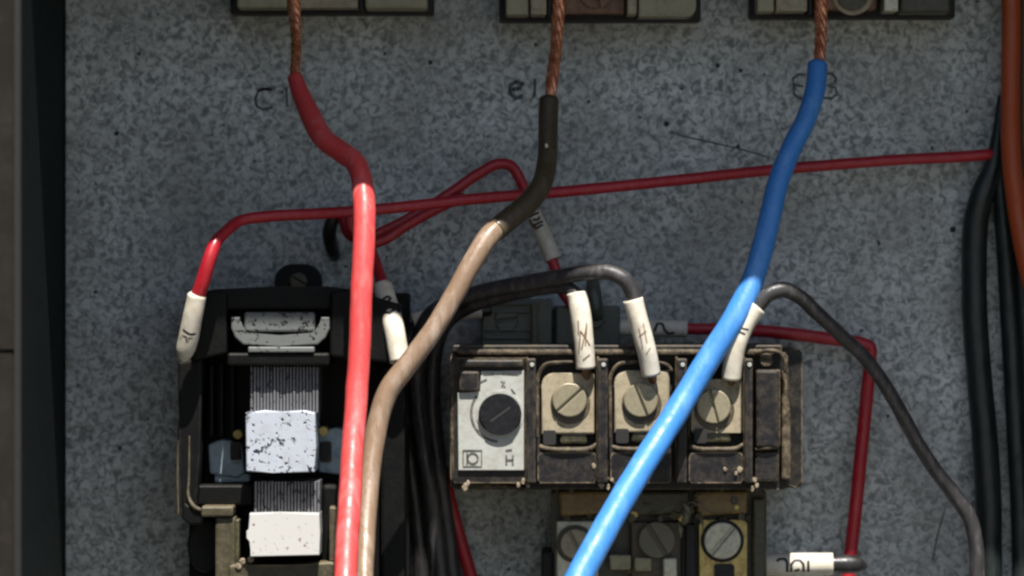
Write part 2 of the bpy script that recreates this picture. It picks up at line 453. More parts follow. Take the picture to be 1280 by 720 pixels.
flat_print('scratch', [[(838, 164), (852, 170), (880, 176), (925, 186), (962, 197)]], 0.6, 1.9, 'faded_ink', panel)
flat_print('scratch', [[(1182, 634), (1172, 668), (1166, 700)]], 0.6, 1.8, 'faded_ink', panel)
for x, y, r in ((1191, 287, 4.0), (897, 82, 3.0), (833, 155, 3.6), (538, 78, 3), (146, 167, 3), (926, 88, 2.6), (1110, 520, 2.2), (150, 560, 2.4), (1212, 250, 2)):
    prism('screw_hole', circ(x, y, r, 12), 0.2, 0.7, 'gasket', panel, 0)

# ================================================================== three upper terminal blocks
TB = 'terminal blocks along the top edge'
def terminal_block(x0, x1, yb, wx, label, mode):
    t = thing('terminal_block', label, 'terminal', ((x0 + x1) / 2, yb, 0), TB)
    top = -150
    bx('base', x0 - 2, top, x1 + 2, yb + 7, 0, 60, 'gasket', t, 2)
    if mode == 0:
        bx('body', x0 + 6, top, wx - 9, yb, 60, 120, 'beige_block', t, 3, 3)
        bx('body', wx + 88, top, x1 - 6, yb + 1, 60, 120, 'beige_block', t, 4, 3)
        c = bx('clamp_plate', wx - 6, top, wx + 80, yb + 0, 60, 108, 'cream_clamp', t, 2, 2)
        slotted('screw', wx + 34, yb - 34, 22, 108, 7, 40, 'steel_screw', t)
        bx('divider', wx + 81.5, top, wx + 86.5, yb + 3, 60, 112, 'gasket', t, 0.8)
    elif mode == 1:
        bx('body', x0 + 6, top, wx - 36, yb, 60, 118, 'beige_block', t, 3, 3)
        bx('rim', wx - 34, top, wx - 14, yb - 1, 60, 124, 'cream_clamp', t, 2)
        bx('divider', wx - 12.5, top, wx - 8, yb + 1, 60, 105, 'gasket', t, 0.8)
        bx('clamp_plate', wx - 6, top, wx + 84, yb - 2, 60, 92, 'rust', t, 2, 2, label='rusty clamp plate')
        slotted('screw', wx + 48, yb - 30, 22, 92, 6, 80, 'rust', t)
        bx('rim', wx + 87, top, wx + 99, yb - 1, 60, 124, 'cream_clamp', t, 2)
        prism('body', rrect(wx + 101, top, x1 - 4, yb + 2, 12, 'br'), 60, 118, 'beige_block', t, 2.5, 3)
    else:
        bx('body', x0 + 6, top, wx - 58, yb, 60, 118, 'beige_block', t, 3, 3)
        bx('rim', wx - 56, top, wx - 17, yb - 1, 60, 122, 'cream_clamp', t, 2)
        bx('divider', wx - 15.5, top, wx - 11, yb + 1, 60, 105, 'gasket', t, 0.8)
        bx('clamp_plate', wx - 9, top, wx + 70, yb - 3, 60, 96, 'rust', t, 3, 2)
        prism('washer', circ(wx + 40, yb - 22, 26, 30), 96, 100, 'cream_clamp', t, 1)
        slotted('screw', wx + 40, yb - 22, 20, 100, 7, 20, 'dark_olive', t)
        bx('rim', wx + 79, top, wx + 97, yb - 1, 60, 122, 'grey_screw', t, 2)
        bx('body', wx + 99, top, x1 - 4, yb + 1, 60, 118, 'dark_olive', t, 4, 3)
    return t
terminal_block(290, 540, 10, 368, 'leftmost terminal block at the top edge, feeding the red wire', 0)
terminal_block(626, 874, 19, 697, 'middle terminal block with rusty brown clamp, feeding the brown wire', 1)
terminal_block(940, 1192, 15, 1026, 'rightmost terminal block at the top edge, feeding the blue wire', 2)

# ================================================================== three thick power wires
PW = 'thick stripped copper power wires'
t = thing('power_wire', 'thick red wire with bare copper end hanging from the left terminal block', 'wire', (370, 10, 110), PW)
tube('copper_strands', [(366, -30, 112, 7.5), (368, 12, 116, 8), (370, 45, 130, 7), (370, 70, 148, 7), (369, 98, 168, 6), (375, 112, 178, 5)], 'copper', t, 1.2, 42, strands=6, pitch=70)
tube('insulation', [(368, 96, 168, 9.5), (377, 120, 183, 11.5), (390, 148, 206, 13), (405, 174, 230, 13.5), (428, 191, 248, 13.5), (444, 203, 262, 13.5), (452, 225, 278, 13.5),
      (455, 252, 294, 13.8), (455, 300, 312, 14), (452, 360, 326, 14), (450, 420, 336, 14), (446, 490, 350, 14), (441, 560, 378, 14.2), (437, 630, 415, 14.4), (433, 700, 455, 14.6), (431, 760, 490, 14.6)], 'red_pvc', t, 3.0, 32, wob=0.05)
t = thing('power_wire', 'thick brown wire with bare copper end hanging from the middle terminal block', 'wire', (698, 10, 90), PW)
tube('copper_strands', [(700, -30, 96, 8), (698, 10, 100, 8.5), (695, 60, 118, 7.8), (690, 100, 140, 8), (687, 130, 152, 6)], 'copper', t, 1.2, 42, strands=6, pitch=110)
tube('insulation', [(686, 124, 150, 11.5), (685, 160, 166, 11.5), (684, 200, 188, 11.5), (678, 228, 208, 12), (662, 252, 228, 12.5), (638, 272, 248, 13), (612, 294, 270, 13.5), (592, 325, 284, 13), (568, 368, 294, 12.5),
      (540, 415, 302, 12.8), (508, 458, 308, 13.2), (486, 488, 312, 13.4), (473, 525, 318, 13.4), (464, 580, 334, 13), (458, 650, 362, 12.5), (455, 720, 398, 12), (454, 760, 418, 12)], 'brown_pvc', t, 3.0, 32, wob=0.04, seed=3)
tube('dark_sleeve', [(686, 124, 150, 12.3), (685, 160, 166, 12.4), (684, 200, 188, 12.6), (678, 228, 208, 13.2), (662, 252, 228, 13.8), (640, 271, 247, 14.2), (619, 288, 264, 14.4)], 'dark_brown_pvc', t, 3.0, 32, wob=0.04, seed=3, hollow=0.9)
prism('paint_fleck', [(681, 180), (684, 179), (685.5, 184), (682, 187)], 186, 193, 'marker', t, 0.8)
t = thing('power_wire', 'thick blue wire with bare copper end hanging from the right terminal block', 'wire', (1026, 10, 90), PW)
tube('copper_strands', [(1027, -30, 94, 8), (1026, 15, 98, 8.5), (1026, 50, 112, 8), (1022, 88, 130, 7)], 'copper', t, 1.2, 42, strands=6, pitch=90)
tube('insulation', [(1022, 80, 128, 12.5), (1019, 112, 140, 12.8), (1008, 148, 156, 13), (992, 180, 170, 13.2), (976, 218, 184, 13.4), (965, 260, 197, 13.8), (953, 310, 210, 14), (938, 358, 222, 14.4), (918, 398, 234, 15),
      (884, 452, 243, 15.5), (840, 524, 268, 16), (798, 590, 308, 16.5), (755, 664, 358, 17), (724, 722, 388, 17.5), (705, 760, 408, 17.5)], 'blue_pvc', t, 3.0, 32, wob=0.035, seed=6)

# ================================================================== contactor (left)
t = thing('contactor', 'open black contactor with white laminated iron core behind the red wire', 'contactor', (360, 540, 0))
prism('mounting_ear', rrect(343, 330, 402, 380, 22, 'tltr', 8), 0, 40, 'contactor_housing', t, 2)
slotted('ear_screw', 373, 352, 11, 40, 6, 30, 'dark_olive', t)
bx('back_plate', 236, 366, 512, 800, 0, 60, 'contactor_housing', t, 3)
prism('housing_top', [(262, 362), (340, 358), (408, 358), (436, 362), (436, 388), (262, 388)], 60, 196, 'contactor_housing', t, 4, 3)
prism('housing_shoulder', [(240, 372), (262, 362), (284, 366), (284, 442), (240, 452)], 60, 205, 'contactor_housing', t, 4, 3)
prism('housing_shoulder', [(412, 366), (436, 362), (500, 380), (500, 456), (412, 446)], 60, 205, 'contactor_housing', t, 4, 3)
bx('cross_bar', 284, 441, 412, 457, 60, 212, 'contactor_housing', t, 3)
prism('side_wall', [(222, 452), (254, 446), (250, 560), (246, 640), (228, 650), (224, 560)], 60, 185, 'contactor_housing', t, 4, 3)
bx('side_wall', 476, 456, 506, 800, 60, 170, 'contactor_housing', t, 4)
bx('lower_bar', 246, 606, 318, 632, 60, 150, 'contactor_housing', t, 3)
# ribs in the recess (left)
for xx in (262, 274, 288): bx('inner_rib', xx, 456, xx + 5, 545, 60, 120, 'contactor_housing', t, 1)
bx('contact_cover', 402, 606, 478, 800, 60, 150, 'contactor_housing', t, 5, 3)
# moving core head with its bail
hd = bx('core_head', 305, 390, 394, 415, 60, 204, 'chipped_grey', t, 3, 3, label='scuffed grey end of the moving core')
prism('bail', [(289, 396), (289, 411), (294, 422), (304, 431), (350, 432.5), (397, 431), (407, 422), (412, 411), (412, 396), (401, 396), (400, 407), (396, 414), (390, 418), (350, 419), (311, 418), (305, 414), (301, 407), (300, 396)], 198, 207, 'chipped_grey', t, 2, 2)
bx('core_tab', 310, 433.5, 393, 440.5, 100, 216, 'chipped_grey', t, 1.5)
# laminated stacks (thin sheets, joined)
def lams(x0, x1, y0, y1, z0, z1, n):
    bm = bmesh.new(); p = (x1 - x0) / n
    for i in range(n):
        a = x0 + i * p; add_prism(bm, [(a, y0 + jit(1)), (a + p * 0.70, y0 + jit(1)), (a + p * 0.70, y1), (a, y1)], z0, z1 + jit(1.6), 0.5, 1)
    o = link_bm('lamination_stack', bm, 'lamination', t); return o
lams(313, 399, 458, 516, 60, 192, 21); lams(318, 401, 602, 641, 60, 188, 20)
o = prism('core_face', [(307, 516), (330, 513), (352, 515), (380, 513), (394, 516), (395, 560), (393, 590), (340, 591), (308, 589)], 60, 216, 'chipped_white', t, 1.5, 2, label='bluish white core face with dark chips')
o = prism('core_face', [(312, 642), (350, 641), (399, 642), (400, 668), (399, 694), (313, 696), (313, 676), (308, 673), (308, 664), (312, 661)], 60, 218, 'clean_white', t, 1, 2, label='clean white lower core face')
prism('coil_flange', [(260, 556), (276, 549), (302, 553), (306, 592), (296, 598), (262, 592)], 60, 112, 'blue_bobbin', t, 3, 3)
prism('coil_flange', [(398, 540), (420, 534), (442, 540), (446, 580), (428, 594), (398, 590)], 60, 112, 'blue_bobbin', t, 3, 3)
bx('coil_bar', 268, 593, 312, 603, 60, 108, 'blue_bobbin', t, 2)
for x, y in ((297, 543), (404, 539)): prism('coil_pin', circ(x, y, 6, 14), 60, 124, 'brass', t, 1.5)
bx('coil_lead', 288, 552, 301, 575, 60, 122, 'black_housing', t, 2); bx('coil_lead', 400, 552, 414, 578, 60, 122, 'black_housing', t, 2)
# lower frame
tube('frame_edge', [(224, 528, 175, 1.2), (222, 580, 175, 1.5), (223, 645, 175, 1.4)], 'screw_grime', t, 4, 10, wob=0.3)
tube('frame_edge', [(237, 545, 184, 1.2), (236, 600, 186, 1.6), (236, 622, 188, 2.2), (243, 634, 190, 3.2), (252, 638, 190, 2.4)], 'screw_grime', t, 3, 10, wob=0.3)
prism('frame_corner', [(230, 628), (246, 636), (256, 646), (254, 656), (236, 656), (226, 648)], 60, 188, 'contactor_housing', t, 3)
bx('frame_foot', 252, 633, 292, 646, 60, 196, 'olive_frame', t, 2.5, 2, 0.6)
bx('frame_post', 269, 646.5, 294, 800, 60, 190, 'olive_frame', t, 3, 2, 0.6)
bx('frame_post', 293.5, 650, 299, 800, 60, 176, 'dark_olive', t, 1)
prism('frame_sill', [(286, 707), (300, 704), (330, 709), (372, 706), (415, 702), (424, 706), (424, 800), (286, 800)], 60, 196, 'olive_frame', t, 3, 2)
bx('sill_recess', 318, 726, 396, 800, 150, 198, 'contactor_housing', t, 2)
bx('frame_post', 412, 634, 428, 702, 60, 190, 'olive_frame', t, 2, 2, 0.6)
prism('rubber_foot', circ(256, 682, 22, 20, ry=34), 60, 120, 'gasket', t, 4, 3)
for x, y in ((303, 702), (313, 699), (298, 708)): prism('wax_drip', circ(x, y, 4.5, 9), 190, 199, 'wax', t, 1.5)

# ================================================================== auxiliary terminal block behind the relay
t = thing('auxiliary_terminal_block', 'small dull green terminal block on the panel above the black relay', 'terminal', (690, 405, 0))
bx('body', 601, 374, 690, 440, 0, 70, 'teal_block', t, 3, 2)
bx('body', 694, 382, 775, 440, 0, 60, 'teal_block', t, 3, 2)
for x, y, r in ((633, 400, 15), (742, 398, 13)): slotted('screw', x, y, r, 66, 8, -8, 'teal_block', t)
for yy in (378, 388, 411, 421): bx('rib', 606, yy, 664, yy + 3.5, 70, 75, 'teal_block', t, 1)
tube('clear_cap', [(741, 352, 62, 8), (742, 366, 72, 10), (744, 384, 76, 10), (746, 398, 74, 7)], 'teal_block', t, 3, 16)
bx('end_plate', 664, 380, 672, 436, 70, 84, 'dark_olive', t, 1.5)

# ================================================================== overload relay
t = thing('overload_relay', 'dusty black overload relay with white dial and three screw terminals', 'relay', (780, 520, 0))
prism('housing', rrect(563, 440, 985, 612, 6), 0, 198, 'black_housing', t, 3, 3)
prism('housing_side', rrect(980, 436, 1003, 610, 8, 'trbr'), 0, 176, 'black_housing', t, 4, 3)
bx('top_shelf', 566, 431, 978, 440, 40, 214, 'black_housing', t, 2)
# dusty top edge, in the pieces the barriers leave
bx('top_edge', 572, 436.5, 968, 444, 190, 222, 'dusty_edge', t, 3, 3, 0.5)
tube('corner_edge', [(944, 441, 228, 2.2), (962, 438, 230, 2.6), (975, 441, 230, 2.8), (981, 449, 230, 2.8), (981, 466, 226, 2)], 'dusty_edge', t, 3, 12, wob=0.25)
# dial section
prism('dial_bezel', rrect(563, 447, 664, 604, 5), 190, 224, 'black_housing', t, 3, 3)
bx('bezel_bar', 576, 449, 654, 459, 220, 236, 'rib_plastic', t, 3)
pl = prism('dial_plate', [(601, 464), (655, 463), (655, 588), (573, 588), (572, 491), (601, 490)], 222, 229, 'label_white', t, 0.8, 2)
bx('notch_block', 574, 464, 599, 489, 222, 236, 'rib_plastic', t, 2.5)
tube('left_edge', [(566, 455, 222, 2.5), (565, 520, 224, 2.6), (566, 594, 222, 2.5)], 'dusty_edge', t, 4, 10, wob=0.35)
kb = prism('dial_ring', circ(625, 518, 30, 36), 229, 230.2, 'label_white', t, 0.5)
# knob: domed disc with a shallow groove
bm = bmesh.new(); add_prism(bm, circ(625, 518, 27, 36, ry=26), 229, 237.5, 3, 4)
link_bm('dial_knob', bm, 'knob', t)
flat_print('pointer_groove', [[(613, 527), (638, 509)]], 238.0, 3.0, 'ink', t)
P = [arc(625, 516, 36, 215, 95, 18)]
flat_print('printed_scale', P, 229.9, 3.0, 'label_print', pl)
flat_print('printed_scale', [arc(622, 515, 43, 232, 252, 3), [(626, 477), (631, 477), (627, 483), (632, 483)], [(639, 486), (644, 492), (638, 492)], [(605, 468), (618, 467)], [(628, 467), (648, 468)]], 229.9, 1.8, 'label_print', pl)
flat_print('printed_box', [[(579, 563), (602, 563), (602, 583), (579, 583), (579, 563)], arc(591, 573, 6.5, 0, 360, 16), [(584, 566), (584, 580)]], 229.9, 2.0, 'label_print', pl)
flat_print('printed_letter', [[(632, 563), (640, 562)], [(633, 569), (633, 581)], [(641, 569), (641, 581)], [(633, 575), (641, 575)]], 229.9, 2.2, 'label_print', pl)
# barriers between the poles
for x0, x1, z in ((658, 670, 238), (747, 760, 236), (846, 859, 234), (931, 941, 238)):
    bx('barrier', x0, 448, x1, 604, 190, z, 'rib_plastic', t, 2.5, 3)
    bx('barrier_edge', x0 - 1.5, 446, x0 + 1.5, 602, 190, z - 5, 'dusty_edge', t, 1.2, 2, 0.5)
    prism('rivet', circ((x0 + x1) / 2 + 1, 456, 2.8, 10), 230, z + 2.5, 'label_white', t, 0.6)
# poles
CL = [(673, 745, 712, 500, -42), (764, 838, 801, 500, 68), (862, 928, 892, 508, 75)]
for i, (x0, x1, cx, cy, an) in enumerate(CL):
    ty = (466, 463, 474)[i]; by = (543, 541, 541)[i]
    bx('pocket', x0 - 2, 452, x1 + 2, 604, 190, 200, 'gasket', t, 0)
    pts = rrect(x0 + 4, ty, x1 - 1, by, 15 if i < 2 else 4, 'tl', 6) if i < 2 else rrect(x0 + 2, ty, x1 + 1, by, 3)
    cl = prism('clamp_plate', pts, 195, 215, 'cream_clamp', t, 3, 3)
    prism('screw_seat', circ(cx + 1, cy + 5, 25, 30), 212, 216.5, 'screw_grime', cl, 0.8)
    slotted('screw', cx, cy, 21.5, 216, 8, an, 'steel_screw', cl, 2.6)
    prism('wire_slot', rrect(x0 + 6, by - 5, x0 + 22, by + 13, 2), 200, 221, 'gasket', t, 1)
    bx('clamp_stem', cx - 12, by - 12, cx + 22, by + 12, 200, 212, 'dark_olive', t, 3)
    tube('ledge', [(x0 + 1, 558, 226, 2.4), (x0 + 10, 561, 227, 3), ((x0 + x1) / 2, 562, 228, 3.4), (x1 - 6, 560, 227, 3), (x1 + 1, 555, 226, 2.2)], 'dusty_edge', t, 3, 12, wob=0.4, seed=x0 + 5)
    prism('terminal_cover', rrect(x0 - 1, 566, x1 + 1, 604, 3), 195, 226, 'rib_plastic', t, 4, 3)
    tube('pocket_rim', [(x0 - 1, 548, 212, 1.6), (x0 - 1, 500, 214, 2.2), (x0, 468, 216, 2.6), (x0 + 8, 456, 218, 2.8), (x0 + 26, 453, 218, 2.2), (x1 - 20, 453, 218, 1.8), (x1 - 4, 456, 218, 2.2), (x1 + 2, 464, 216, 1.8)], 'dusty_edge', t, 3, 10, wob=0.5, seed=x0)
# reset section on the right
bx('reset_slab', 945, 462, 974, 560, 190, 236, 'rib_plastic', t, 4, 3)
bx('slab_rib', 971, 462, 975.5, 558, 190, 232, 'dusty_edge', t, 1.5)
slotted('reset_screw', 958, 450, 8.5, 218, 6, 0, 'dusty_edge', t)
prism('side_strip', [(977, 462), (984, 468), (988, 520), (989, 600), (977, 600)], 150, 214, 'dusty_edge', t, 3, 3)
bx('reset_base', 944, 565, 974, 602, 190, 228, 'rib_plastic', t, 3)
tube('ledge', [(945, 562, 230, 2.6), (960, 560, 232, 3), (973, 558, 230, 2.6)], 'dusty_edge', t, 3, 10, wob=0.5)
tube('bottom_edge', [(574, 606, 205, 3), (640, 609, 206, 3.6), (660, 612, 204, 3)], 'dusty_edge', t, 4, 10, wob=0.5)
for x, y, r in ((581, 609, 4.5), (585, 604, 3), (654, 602, 3.5), (660, 607, 3), (648, 606, 3), (742, 583, 3), (757, 598, 4), (752, 606, 4), (760, 609, 3), (765, 600, 2.5), (907, 587, 3), (925, 587, 4), (920, 592, 2.5), (944, 600, 3.5), (940, 611, 3.5), (946, 607, 3)):
    prism('dirt_crumb', [(x + r * (0.7 + random.random() * .5) * math.cos(a * .785), y + r * (0.8 + random.random() * .7) * math.sin(a * .785)) for a in range(8)], 196, 229 + jit(2), 'wax', t, 1.6, 2)

# ================================================================== lower terminals of the relay
t = thing('load_terminal_block', 'grimy amber terminal block with round screws just below the black relay', 'terminal', (825, 680, 0))
prism('body', rrect(690, 612, 958, 800, 6), 0, 110, 'dark_olive', t, 3)
for a, b, mt in ((697, 765, 'amber'), (772, 862, 'dark_olive'), (868, 936, 'amber')):
    prism('insulating_cover', [(a, 614), (b, 614), (b - 2, 642), (a + 3, 646)], 100, 138, mt, t, 4, 3)
bx('side_cheek', 940, 622, 958, 800, 60, 128, 'dark_olive', t, 4, 3)
bx('side_cheek', 677, 690, 692, 800, 0, 118, 'gasket', t, 3)
lug = bx('terminal_lug', 695, 651, 748, 800, 100, 140, 'grey_screw', t, 2.5, 3, label='grey metal lug')
prism('washer', circ(719, 680, 24, 28), 140, 143, 'dark_olive', lug, 0.8); slotted('screw', 719, 680, 19, 142, 9, 62, 'steel_screw', lug, 3)
lug = bx('terminal_lug', 788, 652, 852, 800, 100, 128, 'screw_grime', t, 3, 3, label='dark olive lug')
slotted('screw', 821, 675, 23, 128, 9, 58, 'cobweb', lug, 4)
lug = prism('terminal_lug', rrect(874, 650, 934, 800, 6, 'tltr'), 100, 138, 'brass', t, 3, 3, label='brassy yellow lug')
prism('washer', circ(903, 676, 27, 30), 138, 141, 'gasket', lug, 0.8); slotted('screw', 903, 676, 23, 140, 11, -50, 'grey_screw', lug, 4)
prism('wire_slot', rrect(893, 705, 918, 800, 4), 120, 141, 'gasket', t, 1)
random.seed(33)
for i in range(60):
    x = random.uniform(698, 938); y = random.choice([random.uniform(612, 652), random.uniform(640, 655), random.uniform(690, 720)]); r = random.uniform(2, 6)
    z = 139 if y < 650 else 128
    prism('dirt_crumb', [(x + r * (0.6 + random.random() * .7) * math.cos(a * .785), y + r * (0.6 + random.random() * .9) * math.sin(a * .785)) for a in range(8)], 100, z + jit(6), random.choice(['amber', 'dark_olive', 'dusty_edge', 'screw_grime', 'brass']), t, 1.8, 2)
for a, b, c, d, mt in ((762, 693, 788, 712, 'beige_block'), (793, 697, 815, 714, 'beige_block'), (829, 698, 846, 800, 'grey_screw'), (750, 655, 764, 690, 'gasket'), (856, 655, 870, 800, 'gasket')):
    bx('spacer', a, b, c, d, 100, 142, mt, t, 2.5, 2, 1)
t = thing('cobweb', 'dusty cobweb strands below the middle of the black relay', 'cobweb', (850, 640, 150))
random.seed(21)
for i in range(11):
    a = random.uniform(0, 6.28); L = random.uniform(14, 46)
    x1, y1 = 851 + jit(26), 632 + jit(20); x2, y2 = x1 + L * math.cos(a), y1 + abs(L * math.sin(a)) * (1 if i % 3 else -0.6)
    tube('strand', [(x1, y1, 172 + jit(6), 1.1), ((x1 + x2) / 2 + jit(3), (y1 + y2) / 2 + 3, 165 + jit(5), 0.8), (x2, y2, 150 + jit(8), 0.6)], 'cobweb', t, 6, 5)
for i in range(4):
    x, y = 852 + jit(9), 646 + jit(16)
    tube('dust_clump', [(x - 5 + jit(3), y - 8, 170, 1.5), (x, y, 173, 3.4), (x + jit(5), y + 10, 168, 1.2)], 'cobweb', t, 3, 7, wob=0.6, seed=i)

# ================================================================== control wires
CW = 'thin red control wires'
# long one across the panel
t = thing('control_wire', 'long thin red wire crossing the panel into a white marker at the contactor', 'wire', (640, 245, 120), CW)
tube('insulation', [(1262, 189, 22, 6.8), (1235, 193, 36, 7), (1120, 200, 48, 7), (960, 213, 70, 7), (830, 227, 92, 7), (700, 240, 120, 7), (600, 248, 142, 7), (480, 261, 172, 7), (400, 267, 192, 7), (330, 271, 210, 7),
      (300, 276, 220, 7), (284, 288, 235, 7.4), (270, 303, 252, 8), (263, 320, 258, 8.6), (254, 350, 255, 9), (246, 376, 248, 9), (244, 384, 246, 9)], 'thin_red_pvc', t, 3, 20, wob=0.05)
slv = [(246, 369, 249, 12), (241, 395, 243, 12.3), (235, 425, 232, 12.5), (231, 440, 226, 11), (229, 448, 222, 7)]
s_ = tube('marker_sleeve', slv, 'marker', t, 3, 24, wob=0.04)
glyphs_on_tube('printed_mark', slv, 12.4, [[(0, 9), (3, -2), (2, -9)], [(14, 10), (8, 8), (8, 2), (14, 0), (8, -2), (9, -8), (16, -10)]], 'ink', s_, 42, 2.8)
# looped one
t = thing('control_wire', 'thin red wire bent in a narrow loop above the black relay', 'wire', (560, 250, 60), CW)
tube('insulation', [(425, 262, 66, 6.5), (430, 276, 70, 7), (437, 293, 76, 7), (452, 299, 78, 7), (478, 290, 76, 7), (520, 268, 70, 7), (565, 240, 64, 7), (600, 216, 60, 7), (622, 205, 58, 7), (638, 207, 56, 7), (649, 222, 54, 7),
      (658, 245, 52, 7), (668, 268, 52, 7), (680, 296, 56, 7), (690, 325, 62, 7), (697, 345, 66, 7), (702, 362, 68, 7), (712, 376, 66, 7), (722, 392, 60, 7)], 'thin_red_pvc', t, 3, 20, wob=0.05, seed=4)
slv = [(666, 266, 52, 10.5), (680, 296, 56, 10.8), (692, 325, 62, 11)]
s_ = tube('marker_sleeve', slv, 'marker', t, 3, 24, wob=0.04, hollow=0.8)
glyphs_on_tube('printed_mark', slv, 11, [[(2, -7), (2, 7)], [(7, -6), (10, -2), (7, 4)], [(14, -7), (14, 7), (19, 5), (18, -5)], [(5, 8), (13, 7)]], 'ink', s_, 2, 3.0)
# wire beside the contactor
t = thing('control_wire', 'thin red wire running down between contactor and relay with a half sunlit marker', 'wire', (495, 405, 190), CW)
tube('insulation', [(462, 306, 110, 6.5), (470, 330, 140, 7), (479, 358, 168, 7), (490, 402, 202, 7), (500, 446, 212, 7), (503, 462, 170, 6), (510, 480, 60, 6), (524, 515, 26, 7), (540, 552, 24, 7), (553, 590, 24, 7.5), (566, 640, 24, 8), (580, 690, 24, 8), (592, 730, 24, 8), (606, 780, 24, 8)], 'thin_red_pvc', t, 3, 20, seed=7)
slv = [(478, 358, 168, 12.5), (485, 382, 186, 12.8), (492, 408, 204, 13), (500, 452, 213, 13)]
s_ = tube('marker_sleeve', slv, 'marker', t, 3, 24, wob=0.04, hollow=0.82)
glyphs_on_tube('printed_mark', slv, 13, [[(0, -5), (2, 3), (6, 6), (8, -1), (4, -6), (0, -5)], [(14, -9), (17, 8)], [(20, -9), (25, 0), (20, 8)]], 'ink', s_, 26, 3.4)
# right-hand one with a corner
t = thing('control_wire', 'thin red wire leaving a grey marker and bending square down the right side', 'wire', (1090, 430, 30), CW)
tube('insulation', [(752, 408, 42, 6.5), (800, 409, 42, 7), (860, 411, 42, 7.2), (920, 412, 40, 7.6), (985, 417, 36, 8), (1040, 424, 32, 8), (1076, 429, 30, 8), (1088, 434, 29, 7.6), (1088, 446, 29, 8), (1084, 490, 29, 8.4), (1076, 570, 29, 8.4), (1068, 650, 29, 8.4), (1062, 705, 29, 8.4), (1058, 745, 29, 8.4)], 'thin_red_pvc', t, 2.5, 20, wob=0.04, seed=9)
slv = [(765, 409, 42, 10.5), (810, 410, 42, 10.8), (859, 411, 42, 10.5)]
s_ = tube('marker_sleeve', slv, 'marker', t, 3, 24, hollow=0.8)
glyphs_on_tube('printed_mark', slv, 10.8, [[(0, 4), (4, -6), (10, -6), (13, 2), (18, 7), (25, 5)]], 'ink', s_, 52, 3.4)

# ================================================================== black wires
BW = 'black wires of the relay'
t = thing('relay_wire', 'black wire arching over into the white sleeve of the middle relay screw', 'wire', (780, 345, 238), BW)
tube('insulation', [(798, 388, 242, 9), (791, 366, 244, 10), (781, 350, 246, 10), (764, 341, 244, 10), (735, 341, 236, 10), (695, 347, 216, 10), (645, 356, 190, 10), (598, 366, 165, 10), (562, 378, 140, 10), (536, 396, 115, 10), (524, 425, 95, 10), (522, 480, 78, 10), (530, 560, 62, 10), (542, 640, 50, 10.5), (551, 720, 45, 10.5), (556, 780, 45, 10.5)], 'dusty_black_pvc', t, 3, 22, wob=0.05, seed=2)
slv = [(791, 374, 244, 12.5), (799, 405, 242, 12.3), (808, 436, 238, 12.3), (814, 468, 230, 12)]
s_ = tube('marker_sleeve', slv, 'marker', t, 3, 24, wob=0.06, hollow=0.85)
glyphs_on_tube('printed_mark', slv, 12.3, [[(0, -5), (24, -2)], [(4, 2), (30, 5)], [(30, -5), (36, 2)], [(10, -6), (14, 5)]], 'rust', s_, 30, 1.1)
tube('bare_end', [(814, 462, 230, 6), (816, 474, 214, 5.5), (817, 488, 204, 5)], 'rust', t, 2, 12)
t = thing('relay_wire', 'black wire under the arch, in the upright white sleeve of the left relay screw', 'wire', (720, 370, 220), BW)
tube('insulation', [(724, 384, 226, 8.5), (718, 366, 222, 9), (704, 359, 212, 9), (680, 360, 195, 9), (630, 370, 165, 9), (590, 382, 138, 9), (560, 402, 108, 9), (545, 435, 80, 9.5), (541, 500, 58, 10), (548, 580, 42, 10), (558, 650, 35, 10), (566, 720, 32, 10), (572, 780, 32, 10)], 'dusty_black_pvc', t, 3, 22, wob=0.05, seed=5)
slv = [(721, 366, 227, 12.6), (726, 396, 230, 12.8), (730, 428, 230, 12.6), (732, 460, 226, 12.2)]
s_ = tube('marker_sleeve', slv, 'marker', t, 3, 24, wob=0.06, seed=2, hollow=0.85)
glyphs_on_tube('printed_mark', slv, 12.6, [[(0, -7), (30, -1)], [(8, -5), (34, 4)], [(30, -7), (12, 3), (38, 8)], [(0, 4), (16, 6)], [(40, -6), (46, 3)]], 'rust', s_, 34, 1.5)
tube('bare_end', [(732, 455, 227, 6), (733, 468, 214, 5.5), (733, 484, 204, 5)], 'rust', t, 2, 12)
t = thing('relay_wire', 'black wire curving from the right relay screw down to the right cable bundle', 'wire', (970, 365, 222), BW)
tube('insulation', [(936, 398, 224, 8.5), (948, 382, 225, 9.5), (960, 368, 225, 10), (978, 362, 222, 10), (998, 370, 214, 9.5), (1020, 390, 200, 9), (1048, 416, 182, 9), (1078, 444, 164, 9), (1100, 472, 148, 9), (1122, 508, 132, 9), (1145, 550, 112, 9), (1168, 586, 92, 9), (1194, 620, 78, 9.5), (1212, 648, 72, 9.5), (1220, 682, 68, 9.5), (1222, 720, 66, 9.5), (1224, 780, 66, 9.5)], 'dusty_black_pvc', t, 3, 22, wob=0.05, seed=8)
slv = [(946, 384, 226, 13), (932, 402, 228, 13), (921, 428, 229, 12.8), (916, 452, 226, 12.5), (914, 474, 222, 12)]
s_ = tube('marker_sleeve', slv, 'marker', t, 3, 24, wob=0.07, seed=5, hollow=0.82)
glyphs_on_tube('printed_mark', slv, 12.9, [[(0, -8), (2, 0), (0, 7)], [(7, -6), (7, 5)]], 'ink', s_, 30, 1.8)
tube('bare_end', [(915, 468, 223, 6), (914, 478, 212, 5.5), (913, 492, 204, 5)], 'rust', t, 2, 12)
t = thing('relay_wire', 'black wire beside the contactor leaving a short grey marker at the green block', 'wire', (560, 395, 80), BW)
tube('insulation', [(612, 388, 76, 7), (590, 389, 80, 7), (556, 393, 84, 8), (528, 402, 86, 9), (510, 424, 80, 9.5), (504, 470, 66, 10), (508, 540, 48, 10), (518, 620, 36, 10), (526, 700, 30, 10), (530, 780, 30, 10)], 'black_pvc', t, 3, 22, seed=11)
